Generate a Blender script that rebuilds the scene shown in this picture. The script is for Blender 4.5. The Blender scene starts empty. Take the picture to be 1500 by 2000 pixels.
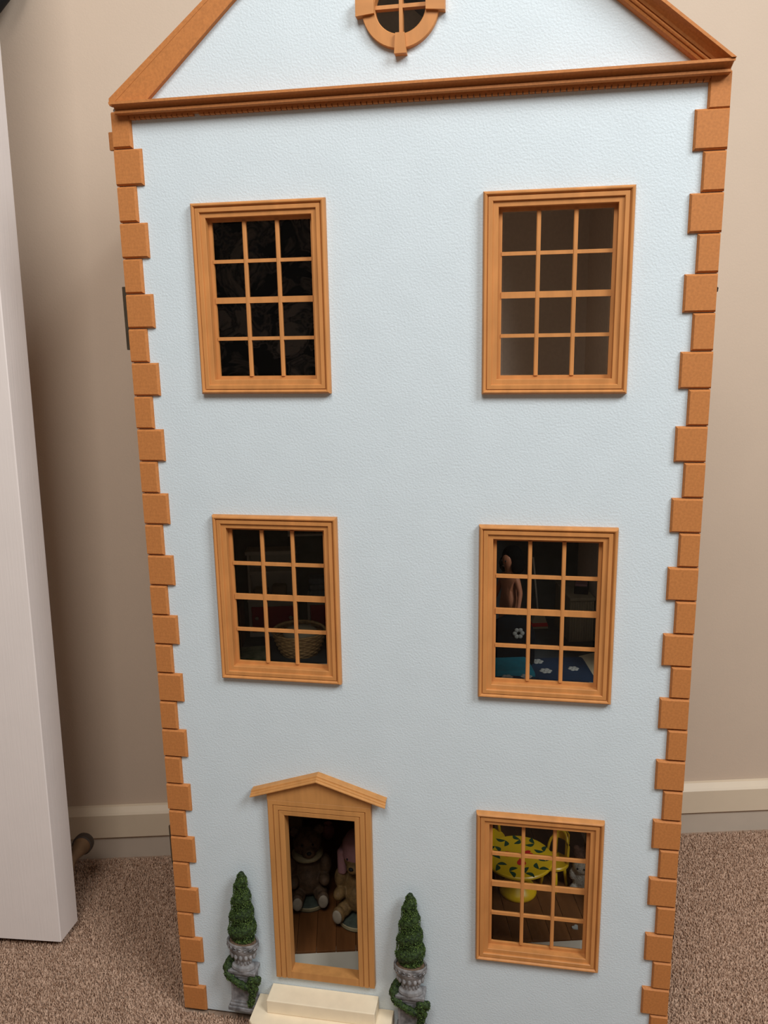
import bpy, bmesh, math, random
import numpy as np
from mathutils import Vector, Matrix

random.seed(7)
C = bpy.context.scene.collection
sc = bpy.context.scene
mm = 0.001
R = math.radians

# ------------------------------------------------------------------ camera
cam_d = bpy.data.cameras.new('camera')
cam = bpy.data.objects.new('camera', cam_d)
C.objects.link(cam)
cam_d.sensor_fit = 'HORIZONTAL'
cam_d.sensor_width = 36.0
cam_d.lens = 36.0 * 1606.47 / 1500.0
cam_d.clip_start = 0.02
cr = Vector((0.984464, 0.174710, -0.017519))
cdn = Vector((0.021199, -0.217307, -0.975873))
cf = Vector((-0.174302, 0.960340, -0.217635))
cam.matrix_world = Matrix(((cr.x, -cdn.x, -cf.x, 0.429657),
                           (cr.y, -cdn.y, -cf.y, -0.845315),
                           (cr.z, -cdn.z, -cf.z, 0.862051),
                           (0, 0, 0, 1)))
sc.camera = cam

# ------------------------------------------------------------------ world, lamps, exposure
wd = bpy.data.worlds.new('world')
sc.world = wd
wd.use_nodes = True
bg = wd.node_tree.nodes['Background']
bg.inputs[0].default_value = (1.0, 0.91, 0.80, 1)
bg.inputs[1].default_value = 0.145


def area(name, loc, aim, sx, sy, power, col):
    d = bpy.data.lights.new(name, 'AREA')
    d.shape = 'RECTANGLE'
    d.size, d.size_y, d.energy, d.color = sx, sy, power, col
    o = bpy.data.objects.new(name, d)
    C.objects.link(o)
    o.location = loc
    o.rotation_euler = (Vector(aim) - Vector(loc)).to_track_quat('-Z', 'Y').to_euler()
    return o


area('window_daylight', (1.75, -1.1, 2.15), (0.3, 0.1, 0.85), 0.8, 0.8, 40, (0.90, 0.96, 1.0))
area('added_overhead_fill', (0.32, -1.35, 2.2), (0.25, 0.1, 0.9), 0.8, 0.8, 25, (0.98, 0.98, 0.97))  # unseen fill lamp added overhead for the facade's top-to-bottom falloff

vs = sc.view_settings
sc.display_settings.display_device = 'sRGB'
vs.view_transform = 'Standard'
vs.look = 'None'
vs.exposure = 0.0
vs.gamma = 1.0
vs.use_curve_mapping = False
sc.cycles.use_denoising = True
sc.cycles.max_bounces = 8
sc.cycles.transparent_max_bounces = 12


# ------------------------------------------------------------------ materials
def nd(nt, t, **kw):
    n = nt.nodes.new(t)
    for k, v in kw.items():
        setattr(n, k, v)
    return n


def material(name, col, rough=0.6, var=0.0, vscale=40.0, stretch=(1, 1, 1), bump=0.0, bscale=300.0, bdist=0.001,
             detail=3.0, spec=0.4, col2=None, metal=0.0):
    m = bpy.data.materials.new(name)
    m.use_nodes = True
    nt = m.node_tree
    b = nt.nodes['Principled BSDF']
    b.inputs['Roughness'].default_value = rough
    b.inputs['Specular IOR Level'].default_value = spec
    b.inputs['Metallic'].default_value = metal
    b.inputs['Base Color'].default_value = (*col, 1)
    tc = nd(nt, 'ShaderNodeTexCoord')
    if var > 0 or col2:
        mp = nd(nt, 'ShaderNodeMapping')
        mp.inputs['Scale'].default_value = stretch
        nz = nd(nt, 'ShaderNodeTexNoise')
        nz.inputs['Scale'].default_value = vscale
        nz.inputs['Detail'].default_value = detail
        rp = nd(nt, 'ShaderNodeValToRGB')
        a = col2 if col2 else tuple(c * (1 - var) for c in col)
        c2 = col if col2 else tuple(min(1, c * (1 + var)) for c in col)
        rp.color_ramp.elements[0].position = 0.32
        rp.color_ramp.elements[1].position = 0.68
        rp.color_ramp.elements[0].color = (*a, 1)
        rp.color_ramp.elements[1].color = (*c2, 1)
        nt.links.new(tc.outputs['Object'], mp.inputs[0])
        nt.links.new(mp.outputs[0], nz.inputs['Vector'])
        nt.links.new(nz.outputs['Fac'], rp.inputs[0])
        nt.links.new(rp.outputs[0], b.inputs['Base Color'])
    if bump > 0:
        n2 = nd(nt, 'ShaderNodeTexNoise')
        n2.inputs['Scale'].default_value = bscale
        n2.inputs['Detail'].default_value = 2.5
        bp = nd(nt, 'ShaderNodeBump')
        bp.inputs['Strength'].default_value = bump
        bp.inputs['Distance'].default_value = bdist
        nt.links.new(tc.outputs['Object'], n2.inputs['Vector'])
        nt.links.new(n2.outputs['Fac'], bp.inputs['Height'])
        nt.links.new(bp.outputs[0], b.inputs['Normal'])
    return m


M = {}
M['facade'] = material('pale_blue_paint', (0.618, 0.676, 0.698), 0.55, var=0.015, vscale=30, bump=0.42, bscale=470, bdist=0.0010)
M['mdf'] = material('stained_mdf', (0.48, 0.178, 0.050), 0.6, var=0.10, vscale=420, bump=0.12, bscale=900, bdist=0.0004, spec=0.25)
M['mdf_side'] = material('stained_mdf_rake', (0.48, 0.175, 0.047), 0.6, var=0.10, vscale=420, bump=0.12, bscale=900, bdist=0.0004, spec=0.25)
M['wood'] = material('stained_beech', (0.53, 0.22, 0.065), 0.5, var=0.10, vscale=90, stretch=(1, 1, 0.25), bump=0.08, bscale=600, bdist=0.0003, spec=0.3)
M['doorwood'] = material('golden_door_wood', (0.50, 0.225, 0.068), 0.5, var=0.09, vscale=120, stretch=(1, 1, 0.15), bump=0.08, bscale=600, bdist=0.0003, spec=0.3)
M['raw'] = material('brown_hardboard', (0.66, 0.52, 0.41), 0.85, var=0.05, vscale=200, spec=0.1)
M['darkroom'] = material('dark_room_paper', (0.05, 0.055, 0.055), 0.85, var=0.15, vscale=60, spec=0.1)
M['greypaper'] = material('grey_green_room_paper', (0.26, 0.26, 0.22), 0.85, var=0.1, vscale=60, spec=0.1)
M['slatepaper'] = material('slate_room_paper', (0.11, 0.12, 0.12), 0.85, var=0.1, vscale=60, spec=0.1)
M['plank'] = material('reddish_floor_wood', (0.12, 0.045, 0.014), 0.4, var=0.30, vscale=60, stretch=(1, 0.12, 1), spec=0.3)
M['plinth'] = material('cream_plinth_paint', (0.62, 0.56, 0.46), 0.6, var=0.03, vscale=30)
M['roof'] = material('grey_roof_board', (0.25, 0.25, 0.26), 0.7, var=0.1)
M['hinge'] = material('dark_brass_hinge', (0.09, 0.065, 0.04), 0.5, var=0.2, vscale=80, metal=0.3)
M['black'] = material('matt_black', (0.006, 0.006, 0.007), 0.7, var=0.2)
M['wall'] = material('beige_wall_paint', (0.585, 0.45, 0.34), 0.75, var=0.012, vscale=14, bump=0.22, bscale=420, bdist=0.0008, spec=0.25)
M['skirting'] = material('cream_gloss_skirting', (0.68, 0.545, 0.395), 0.4, var=0.02, vscale=20, spec=0.4)
M['skirtlow'] = material('greyer_lower_skirting', (0.52, 0.425, 0.335), 0.5, var=0.03, vscale=20, spec=0.3)
M['door'] = material('white_door_paint', (0.80, 0.70, 0.645), 0.45, var=0.015, vscale=20, spec=0.4)
M['step'] = material('cream_painted_wood', (0.84, 0.69, 0.49), 0.6, var=0.04, vscale=60, bump=0.1, bscale=500, bdist=0.0004)
M['rawchip'] = material('bare_chipped_wood', (0.33, 0.17, 0.07), 0.8, var=0.2, vscale=300)
M['stone'] = material('grey_cast_stone', (0.235, 0.22, 0.215), 0.7, var=0.5, vscale=110, bump=0.4, bscale=500, bdist=0.0008)
M['stonedark'] = material('darker_grey_stone', (0.185, 0.172, 0.170), 0.7, var=0.5, vscale=110, bump=0.4, bscale=500, bdist=0.0008)  # pedestal stone, a darker grey than the urn
M['soil'] = material('brown_soil', (0.14, 0.085, 0.05), 0.9, var=0.3, vscale=300)
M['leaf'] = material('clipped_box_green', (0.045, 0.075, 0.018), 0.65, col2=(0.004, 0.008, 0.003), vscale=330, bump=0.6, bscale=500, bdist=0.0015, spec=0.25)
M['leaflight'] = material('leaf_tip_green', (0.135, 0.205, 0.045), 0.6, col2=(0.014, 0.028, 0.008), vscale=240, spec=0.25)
M['carpet'] = material('beige_carpet_back', (0.34, 0.235, 0.17), 0.95, var=0.15, vscale=300, spec=0.05)
M['stop'] = material('brown_doorstop_wood', (0.13, 0.07, 0.033), 0.5, var=0.2, vscale=60)
M['stopcap'] = material('dark_rubber_cap', (0.035, 0.022, 0.015), 0.6)
M['yellow'] = material('yellow_enamel', (0.70, 0.42, 0.008), 0.35, spec=0.5)
M['green'] = material('painted_leaf_green', (0.008, 0.05, 0.022), 0.5)
M['red'] = material('painted_red', (0.60, 0.012, 0.014), 0.45)
M['white'] = material('white_enamel', (0.85, 0.80, 0.70), 0.45)
M['bearbrown'] = material('brown_bear_resin', (0.085, 0.048, 0.024), 0.7, var=0.35, vscale=150, bump=0.6, bscale=600, bdist=0.0012)
M['bearfawn'] = material('fawn_bear_resin', (0.15, 0.085, 0.028), 0.7, var=0.3, vscale=150, bump=0.6, bscale=600, bdist=0.0012)
M['mossbase'] = material('mossy_base', (0.045, 0.055, 0.04), 0.7, var=0.3, vscale=120)
M['paw'] = material('pale_paw', (0.27, 0.22, 0.16), 0.7, var=0.15, vscale=120)
M['rim'] = material('olive_cream_rim', (0.27, 0.22, 0.12), 0.7, var=0.15, vscale=120)
M['pink'] = material('dusky_pink', (0.33, 0.17, 0.18), 0.5, var=0.1, vscale=80)
M['pinkgloss'] = material('pink_glaze', (0.45, 0.20, 0.19), 0.15, spec=0.6)
M['creambox'] = material('cream_card', (0.45, 0.37, 0.24), 0.7, var=0.05)
M['fluff'] = material('white_fluff', (0.50, 0.44, 0.36), 0.9, var=0.25, vscale=180, bump=0.9, bscale=700, bdist=0.002)
M['fur'] = material('russet_fur', (0.16, 0.075, 0.045), 0.9, var=0.3, vscale=180, bump=0.9, bscale=700, bdist=0.002)
M['wicker'] = material('wicker', (0.50, 0.30, 0.12), 0.7, var=0.25, vscale=200)
M['towelb'] = material('blue_grey_towel', (0.30, 0.37, 0.42), 0.9, var=0.1, vscale=200, bump=0.5, bscale=900)
M['cupboardwood'] = material('brown_cupboard_wood', (0.20, 0.11, 0.045), 0.5, var=0.2, vscale=60, stretch=(1, 1, 0.1))
M['cushion'] = material('green_patterned_cloth', (0.28, 0.27, 0.15), 0.9, col2=(0.05, 0.09, 0.03), vscale=70)
M['lilac'] = material('pale_lilac_paint', (0.42, 0.38, 0.40), 0.4)
M['skin'] = material('doll_skin', (0.42, 0.16, 0.08), 0.5)
M['hair'] = material('black_doll_hair', (0.003, 0.003, 0.003), 0.9, spec=0.03)
M['teal'] = material('teal_blanket', (0.0, 0.105, 0.14), 0.85, var=0.15, vscale=100, bump=0.4, bscale=800)
M['navy'] = material('navy_blanket', (0.002, 0.014, 0.036), 0.85, var=0.2, vscale=60, bump=0.4, bscale=800)
M['ribbed'] = material('ribbed_cream_wood', (0.30, 0.245, 0.16), 0.7, var=0.1, vscale=100, stretch=(1, 1, 0.1))
M['floral'] = material('dark_floral_cloth', (0.006, 0.009, 0.012), 0.9, col2=(0.0015, 0.002, 0.003), vscale=90, spec=0.05)
M['petal'] = material('off_white_petal', (0.27, 0.26, 0.23), 0.8)


def wallpaper_mat():
    m = bpy.data.materials.new('swirling_dark_wallpaper')
    m.use_nodes = True
    nt = m.node_tree
    b = nt.nodes['Principled BSDF']
    b.inputs['Roughness'].default_value = 0.8
    b.inputs['Specular IOR Level'].default_value = 0.15
    tc = nd(nt, 'ShaderNodeTexCoord')
    nz = nd(nt, 'ShaderNodeTexNoise')
    nz.inputs['Scale'].default_value = 16
    nz.inputs['Detail'].default_value = 6
    nz.inputs['Distortion'].default_value = 1.6
    rp = nd(nt, 'ShaderNodeValToRGB')
    e = rp.color_ramp.elements
    e[0].position, e[0].color = 0.44, (0.03, 0.022, 0.022, 1)
    e[1].position, e[1].color = 0.60, (0.52, 0.43, 0.39, 1)
    x = rp.color_ramp.elements.new(0.49)
    x.color = (0.33, 0.265, 0.235, 1)
    y = rp.color_ramp.elements.new(0.53)
    y.color = (0.07, 0.053, 0.05, 1)
    nt.links.new(tc.outputs['Object'], nz.inputs['Vector'])
    nt.links.new(nz.outputs['Fac'], rp.inputs[0])
    nt.links.new(rp.outputs[0], b.inputs['Base Color'])
    return m


M['wallpaper'] = wallpaper_mat()


def add_brush(m, scale, strength):
    nt = m.node_tree
    b = nt.nodes['Principled BSDF']
    tc = nd(nt, 'ShaderNodeTexCoord')
    mp = nd(nt, 'ShaderNodeMapping')
    mp.inputs['Scale'].default_value = (1, 1, 0.025)
    nz = nd(nt, 'ShaderNodeTexNoise')
    nz.inputs['Scale'].default_value = scale
    nz.inputs['Detail'].default_value = 3
    bp = nd(nt, 'ShaderNodeBump')
    bp.inputs['Strength'].default_value = strength
    bp.inputs['Distance'].default_value = 0.0006
    nt.links.new(tc.outputs['Object'], mp.inputs[0])
    nt.links.new(mp.outputs[0], nz.inputs['Vector'])
    nt.links.new(nz.outputs['Fac'], bp.inputs['Height'])
    nt.links.new(bp.outputs[0], b.inputs['Normal'])


add_brush(M['door'], 420, 0.35)


def glass_mat():
    m = bpy.data.materials.new('thin_clear_pane')
    m.use_nodes = True
    nt = m.node_tree
    nt.nodes.clear()
    out = nd(nt, 'ShaderNodeOutputMaterial')
    tr = nd(nt, 'ShaderNodeBsdfTransparent')
    tr.inputs[0].default_value = (0.93, 0.94, 0.94, 1)
    gl = nd(nt, 'ShaderNodeBsdfGlossy')
    gl.inputs['Roughness'].default_value = 0.03
    fr = nd(nt, 'ShaderNodeFresnel')
    fr.inputs['IOR'].default_value = 1.22
    mx = nd(nt, 'ShaderNodeMixShader')
    nt.links.new(fr.outputs[0], mx.inputs[0])
    nt.links.new(tr.outputs[0], mx.inputs[1])
    nt.links.new(gl.outputs[0], mx.inputs[2])
    nt.links.new(mx.outputs[0], out.inputs[0])
    return m


M['glass'] = glass_mat()


def tuft_mat():
    m = bpy.data.materials.new('carpet_tuft')
    m.use_nodes = True
    nt = m.node_tree
    b = nt.nodes['Principled BSDF']
    b.inputs['Roughness'].default_value = 0.95
    b.inputs['Specular IOR Level'].default_value = 0.05
    tc = nd(nt, 'ShaderNodeTexCoord')
    n1 = nd(nt, 'ShaderNodeTexNoise')
    n1.inputs['Scale'].default_value = 230
    n1.inputs['Detail'].default_value = 1
    rp = nd(nt, 'ShaderNodeValToRGB')
    e = rp.color_ramp.elements
    e[0].position, e[0].color = 0.30, (0.29, 0.165, 0.105, 1)
    e[1].position, e[1].color = 0.70, (0.62, 0.42, 0.30, 1)
    nt.links.new(tc.outputs['Object'], n1.inputs['Vector'])
    nt.links.new(n1.outputs['Fac'], rp.inputs[0])
    nt.links.new(rp.outputs[0], b.inputs['Base Color'])
    return m


M['tuft'] = tuft_mat()


# ------------------------------------------------------------------ mesh helpers (metres)
class MB:
    def __init__(s):
        s.v, s.f = [], []

    def add(s, vs, fs):
        o = len(s.v)
        s.v += [tuple(v) for v in vs]
        s.f += [tuple(i + o for i in f) for f in fs]
        return s

    def box(s, x0, x1, y0, y1, z0, z1):
        return s.add([(x0, y0, z0), (x1, y0, z0), (x1, y1, z0), (x0, y1, z0), (x0, y0, z1), (x1, y0, z1), (x1, y1, z1), (x0, y1, z1)],
                     [(0, 3, 2, 1), (4, 5, 6, 7), (0, 1, 5, 4), (1, 2, 6, 5), (2, 3, 7, 6), (3, 0, 4, 7)])

    def rbox(s, x0, x1, y0, y1, z0, z1, b):
        """box with chamfered edges (all twelve), chamfer b"""
        bm = bmesh.new()
        bmesh.ops.create_cube(bm, size=1)
        for v in bm.verts:
            v.co = Vector(((x0 + x1) / 2 + v.co.x * (x1 - x0), (y0 + y1) / 2 + v.co.y * (y1 - y0), (z0 + z1) / 2 + v.co.z * (z1 - z0)))
        bmesh.ops.bevel(bm, geom=bm.edges[:], offset=b, segments=2, profile=0.5, affect='EDGES')
        bm.verts.index_update()
        s.add([v.co[:] for v in bm.verts], [[v.index for v in f.verts] for f in bm.faces])
        bm.free()
        return s

    def sweep(s, sections, closed=False, cap=True):
        """sections: list of equally long closed rings"""
        n = len(sections[0])
        o = len(s.v)
        for r in sections:
            s.v += [tuple(p) for p in r]
        k = len(sections)
        for i in range(k if closed else k - 1):
            a, b = o + i * n, o + ((i + 1) % k) * n
            for j in range(n):
                j2 = (j + 1) % n
                s.f.append((a + j, a + j2, b + j2, b + j))
        if cap and not closed:
            s.f.append(tuple(o + j for j in reversed(range(n))))
            s.f.append(tuple(o + (k - 1) * n + j for j in range(n)))
        return s

    def lathe(s, prof, cx=0, cy=0, n=24, ys=1.0, axis='z'):
        rings = []
        for r, z in prof:
            ring = []
            for i in range(n):
                a = 2 * math.pi * i / n
                ring.append((cx + r * math.cos(a), cy + r * math.sin(a) * ys, z))
            rings.append(ring)
        return s.sweep(rings)

    def tube(s, pts, rad, n=8):
        pts = [Vector(p) for p in pts]
        rads = rad if isinstance(rad, (list, tuple)) else [rad] * len(pts)
        rings = []
        for i, p in enumerate(pts):
            d = (pts[min(i + 1, len(pts) - 1)] - pts[max(i - 1, 0)]).normalized()
            up = Vector((0, 0, 1)) if abs(d.z) < 0.9 else Vector((0, 1, 0))
            a = d.cross(up).normalized()
            b = d.cross(a).normalized()
            rings.append([tuple(p + (a * math.cos(t) + b * math.sin(t)) * rads[i]) for t in [2 * math.pi * j / n for j in range(n)]])
        return s.sweep(rings)

    def ball(s, c, r, n=14, m=9, rot=None):
        rx, ry, rz = r if isinstance(r, (list, tuple)) else (r, r, r)
        vs = [(0, 0, -rz)]
        for i in range(1, m):
            t = -math.pi / 2 + math.pi * i / m
            for j in range(n):
                a = 2 * math.pi * j / n
                vs.append((rx * math.cos(t) * math.cos(a), ry * math.cos(t) * math.sin(a), rz * math.sin(t)))
        vs.append((0, 0, rz))
        fs = [(0, 1 + (j + 1) % n, 1 + j) for j in range(n)]
        for i in range(m - 2):
            for j in range(n):
                a, b = 1 + i * n, 1 + (i + 1) * n
                fs.append((a + j, a + (j + 1) % n, b + (j + 1) % n, b + j))
        t = len(vs) - 1
        a = 1 + (m - 2) * n
        fs += [(a + j, a + (j + 1) % n, t) for j in range(n)]
        if rot:
            vs = [rot @ Vector(v) for v in vs]
        return s.add([(v[0] + c[0], v[1] + c[1], v[2] + c[2]) for v in vs], fs)

    def mesh(s, name, smooth=False):
        me = bpy.data.meshes.new(name)
        me.from_pydata(s.v, [], s.f)
        bm = bmesh.new()
        bm.from_mesh(me)
        bmesh.ops.recalc_face_normals(bm, faces=bm.faces[:])
        bm.to_mesh(me)
        bm.free()
        if smooth:
            for p in me.polygons:
                p.use_smooth = True
        return me


def link(name, me, mat, parent=None, loc=(0, 0, 0), rot=(0, 0, 0), label=None):
    if mat is not None and not me.materials:
        me.materials.append(mat)
    o = bpy.data.objects.new(name, me)
    C.objects.link(o)
    o.parent = parent
    o.location = loc
    o.rotation_euler = rot
    if label:
        o['label'] = label
    return o


def obj(name, mb, mat, parent=None, loc=(0, 0, 0), rot=(0, 0, 0), smooth=False, label=None, auto=None):
    me = mb.mesh(name, smooth or auto is not None)
    if auto is not None:
        me.set_sharp_from_angle(angle=R(auto))
    return link(name, me, mat, parent, loc, rot, label)


def empty(name, loc=(0, 0, 0), rot=(0, 0, 0)):
    o = bpy.data.objects.new(name, None)
    C.objects.link(o)
    o.empty_display_size = 0.02
    o.location = loc
    o.rotation_euler = rot
    return o


def tag(o, label, cat, group=None):
    o['label'] = label
    o['category'] = cat
    if group:
        o['group'] = group
    return o


def copy_tree(o, parent=None):
    c = o.copy()
    C.objects.link(c)
    c.parent = parent
    for ch in [x for x in o.children]:
        copy_tree(ch, c)
    return c


def structure(o):
    o['kind'] = 'structure'
    return o


def blend(name, mb, mat, parent, voxel=0.0015, smooth=4, loc=(0, 0, 0), rot=(0, 0, 0)):
    """several overlapping volumes remeshed into one continuous skin"""
    o = obj(name, mb, mat, parent, loc, rot, smooth=True)
    md = o.modifiers.new('remesh', 'REMESH')
    md.mode = 'VOXEL'
    md.voxel_size = voxel
    md.use_smooth_shade = True
    s = o.modifiers.new('smooth', 'SMOOTH')
    s.iterations = smooth
    s.factor = 0.5
    return o


# ------------------------------------------------------------------ the room
FL = -0.005                                   # carpet backing level, the house stands here
ANG = R(12.652)
U = Vector((math.cos(ANG), math.sin(ANG), 0))
V = Vector((-math.sin(ANG), math.cos(ANG), 0))
O = Vector((0.0, 0.0145, 0.0))
WALLROT = (0, 0, ANG)
WD = 0.316                                    # face of the skirting behind the house (along V from O)

structure(obj('floor', MB().box(-2.6, 2.6, -3.2, 1.2, -0.06, FL), M['carpet']))
structure(obj('wall_back', MB().box(-1.6, 2.6, WD + 0.014, WD + 0.12, FL, 2.4), M['wall'], None, O, WALLROT))
sk = [(WD + 0.0135, FL), (WD + 0.0115, FL), (WD + 0.0115, 0.0355), (WD - 0.0005, 0.0360), (WD - 0.001, 0.0368), (WD - 0.001, 0.0775), (WD + 0.0015, 0.081), (WD + 0.0085, 0.0878), (WD + 0.0135, 0.089)]
bb = structure(obj('baseboard_back', MB().sweep([[(-1.6, y, z) for y, z in sk], [(2.6, y, z) for y, z in sk]]), M['skirting'], None, O, WALLROT))
obj('lower_board', MB().box(-1.6, 2.6, WD + 0.0040, WD + 0.0120, FL, 0.0352), M['skirtlow'], bb)

# the open room door at the left edge: slab leaning with the photograph's own slight tilt
dm = MB()
W_, T_, H_ = 0.76, 0.0455, 1.98
pts = [(-W_, 0), (-0.0012, 0), (0, 0.0012), (0.0042, T_ - 0.001), (0.0032, T_), (-W_, T_)]
dm.sweep([[(x, y, 0.0) for x, y in pts], [(x, y, H_) for x, y in pts]])
door = structure(obj('door_1', dm, M['door'], None, (-0.2200, 0.0745, 0.010), (0, R(1.30), R(5.4))))

# carpet pile: real tufts where the floor can be seen
def carpet_pile():
    rng = np.random.default_rng(3)
    step = 0.0026
    xs = np.arange(-0.75, 1.55, step)
    ys = np.arange(-0.34, 0.66, step)
    X, Y = np.meshgrid(xs, ys)
    X = X.ravel() + rng.uniform(-0.0012, 0.0012, X.size)
    Y = Y.ravel() + rng.uniform(-0.0012, 0.0012, Y.size)
    dx, dy = X - O.x, Y - O.y
    u = dx * U.x + dy * U.y
    v = dx * V.x + dy * V.y
    keep = v < WD - 0.004
    keep &= ~((u > -0.002) & (u < 0.602) & (v > -0.003) & (v < 0.31))
    keep &= ~((X > -0.001) & (X < 0.601) & (Y > -0.0006) & (Y < 0.017))
    keep &= ~((X > 0.100) & (X < 0.281) & (Y > -0.05) & (Y < 0.01))
    keep &= ~((X > 0.02) & (X < 0.50) & (Y > 0.0) & (v < 0.01))
    X, Y = X[keep], Y[keep]
    n = X.size
    a = rng.uniform(0, 6.28, n)
    r = rng.uniform(0.0011, 0.0019, n)
    h = rng.uniform(0.0032, 0.0062, n)
    lx, ly = rng.normal(0, 0.0016, n), rng.normal(0, 0.0016, n)
    P = np.empty((n, 7, 3))
    for k in range(3):
        P[:, k, 0] = X + r * np.cos(a + k * 2.0944)
        P[:, k, 1] = Y + r * np.sin(a + k * 2.0944)
        P[:, k, 2] = FL - 0.0008
        P[:, k + 3, 0] = X + lx * 0.6 + 1.05 * r * np.cos(a + 0.5 + k * 2.0944)
        P[:, k + 3, 1] = Y + ly * 0.6 + 1.05 * r * np.sin(a + 0.5 + k * 2.0944)
        P[:, k + 3, 2] = FL + h * 0.6
    P[:, 6, 0], P[:, 6, 1], P[:, 6, 2] = X + lx, Y + ly, FL + h
    tri = []
    for k in range(3):
        k2 = (k + 1) % 3
        tri += [(k, k2, k2 + 3), (k, k2 + 3, k + 3), (k + 3, k2 + 3, 6)]
    F = (np.array(tri)[None] + (np.arange(n) * 7)[:, None, None]).reshape(-1, 3)
    me = bpy.data.meshes.new('carpet_pile')
    me.vertices.add(n * 7)
    me.vertices.foreach_set('co', P.reshape(-1))
    me.loops.add(F.size)
    me.loops.foreach_set('vertex_index', F.reshape(-1).astype(np.int32))
    me.polygons.add(len(F))
    me.polygons.foreach_set('loop_start', np.arange(0, F.size, 3, dtype=np.int32))
    me.polygons.foreach_set('loop_total', np.full(len(F), 3, dtype=np.int32))
    me.update(calc_edges=True)
    o = link('carpet_pile', me, M['tuft'])
    o['kind'] = 'stuff'
    tag(o, 'short beige brown carpet pile covering the floor', 'carpet')


carpet_pile()

# ------------------------------------------------------------------ the doll's house
YW = 0.0045                                   # painted face of the front panel
YB = 0.0135                                   # its back
house = empty('dollhouse', (0, 0, 0))
tag(house, 'tall pale blue wooden dollhouse with orange-brown trim, its hinged front ajar', 'dollhouse')

WINS = [  # x, z of lower left outer corner
    (0.0795, 0.7965, 'upper left'), (0.3790, 0.7950, 'upper right'),
    (0.0813, 0.4685, 'middle left'), (0.3775, 0.4640, 'middle right'), (0.3770, 0.1275, 'lower right')]
WW, WH = 0.1424, 0.1945
ROUND = (0.3003, 1.1572)


def facade():
    bm = bmesh.new()

    def loop(pts):
        vs = [bm.verts.new((x, YW, z)) for x, z in pts]
        return [bm.edges.new((vs[i], vs[(i + 1) % len(vs)])) for i in range(len(vs))]
    ed = loop([(0.001, 0.0), (0.599, 0.0), (0.599, 1.0855), (0.300, 1.3245), (0.001, 1.0855)])
    for x, z, _ in WINS:
        i = 0.0125
        ed += loop([(x + i, z + i), (x + WW - i, z + i), (x + WW - i, z + WH - i), (x + i, z + WH - i)])
    ed += loop([(0.1430, 0.076), (0.2400, 0.076), (0.2400, 0.302), (0.1430, 0.302)])
    ed += loop([(ROUND[0] + 0.0265 * math.cos(a), ROUND[1] + 0.0265 * math.sin(a)) for a in [2 * math.pi * k / 40 for k in range(40)]])
    bmesh.ops.triangle_fill(bm, use_beauty=True, use_dissolve=False, edges=ed, normal=(0, -1, 0))
    ex = bmesh.ops.extrude_face_region(bm, geom=bm.faces[:])
    bmesh.ops.translate(bm, vec=(0, YB - YW, 0), verts=[g for g in ex['geom'] if isinstance(g, bmesh.types.BMVert)])
    bmesh.ops.recalc_face_normals(bm, faces=bm.faces[:])
    me = bpy.data.meshes.new('front_panel')
    bm.to_mesh(me)
    bm.free()
    return link('front_panel', me, M['facade'], house)


facade()

# corner quoins, alternately long and short
QP = 0.036107


def quoin_mesh(w, h, right):
    b, t = 0.0018, 0.0045
    xs = (0, w) if not right else (-w, 0)
    fx0, fx1 = (0.0004, w - b) if not right else (-w + b, -0.0004)
    g = 0.0004
    mbq = MB().add([(xs[0], t, g), (xs[1], t, g), (xs[1], t, h - g), (xs[0], t, h - g),
                    (xs[0], 0.0026, g), (xs[1], 0.0026, g), (xs[1], 0.0026, h - g), (xs[0], 0.0026, h - g),
                    (fx0, 0.0, g + b), (fx1, 0.0, g + b), (fx1, 0.0, h - g - b), (fx0, 0.0, h - g - b)],
                   [(0, 1, 2, 3), (0, 1, 5, 4), (1, 2, 6, 5), (2, 3, 7, 6), (3, 0, 4, 7),
                    (4, 5, 9, 8), (5, 6, 10, 9), (6, 7, 11, 10), (7, 4, 8, 11), (8, 9, 10, 11)])
    me = mbq.mesh('quoin')
    me.materials.append(M['mdf'])
    return me


QM = {(r, l): quoin_mesh(0.030 if l else 0.0205, QP, r) for r in (0, 1) for l in (0, 1)}
QTOP = quoin_mesh(0.0195, 0.0325, 1)
for k in range(30):
    j = random.uniform
    link('quoin', QM[(0, k % 2)], None, house, (j(-.0004, .0004), 0, 1.0832 - QP * (k + 1)))
for k in range(30):
    if k == 0:
        link('quoin', QTOP, None, house, (0.600, 0, 1.0502))
    else:
        z = 1.0882 - QP * (k + 1)
        link('quoin', QM[(1, k % 2)], None, house, (0.600 + random.uniform(-.0005, .0005), 0, z))
link('quoin', quoin_mesh(0.0205, 0.0049, 1), None, house, (0.600, 0, 0.0))


def mould(name, prof, ends, parent, mat):
    """prof: list of (drop, y); ends: functions (drop, y) -> (x, z)"""
    return obj(name, MB().sweep([[(*((lambda q: (q[0], y, q[1]))(e(d, y))),) for d, y in prof] for e in ends]), mat, parent)


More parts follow.
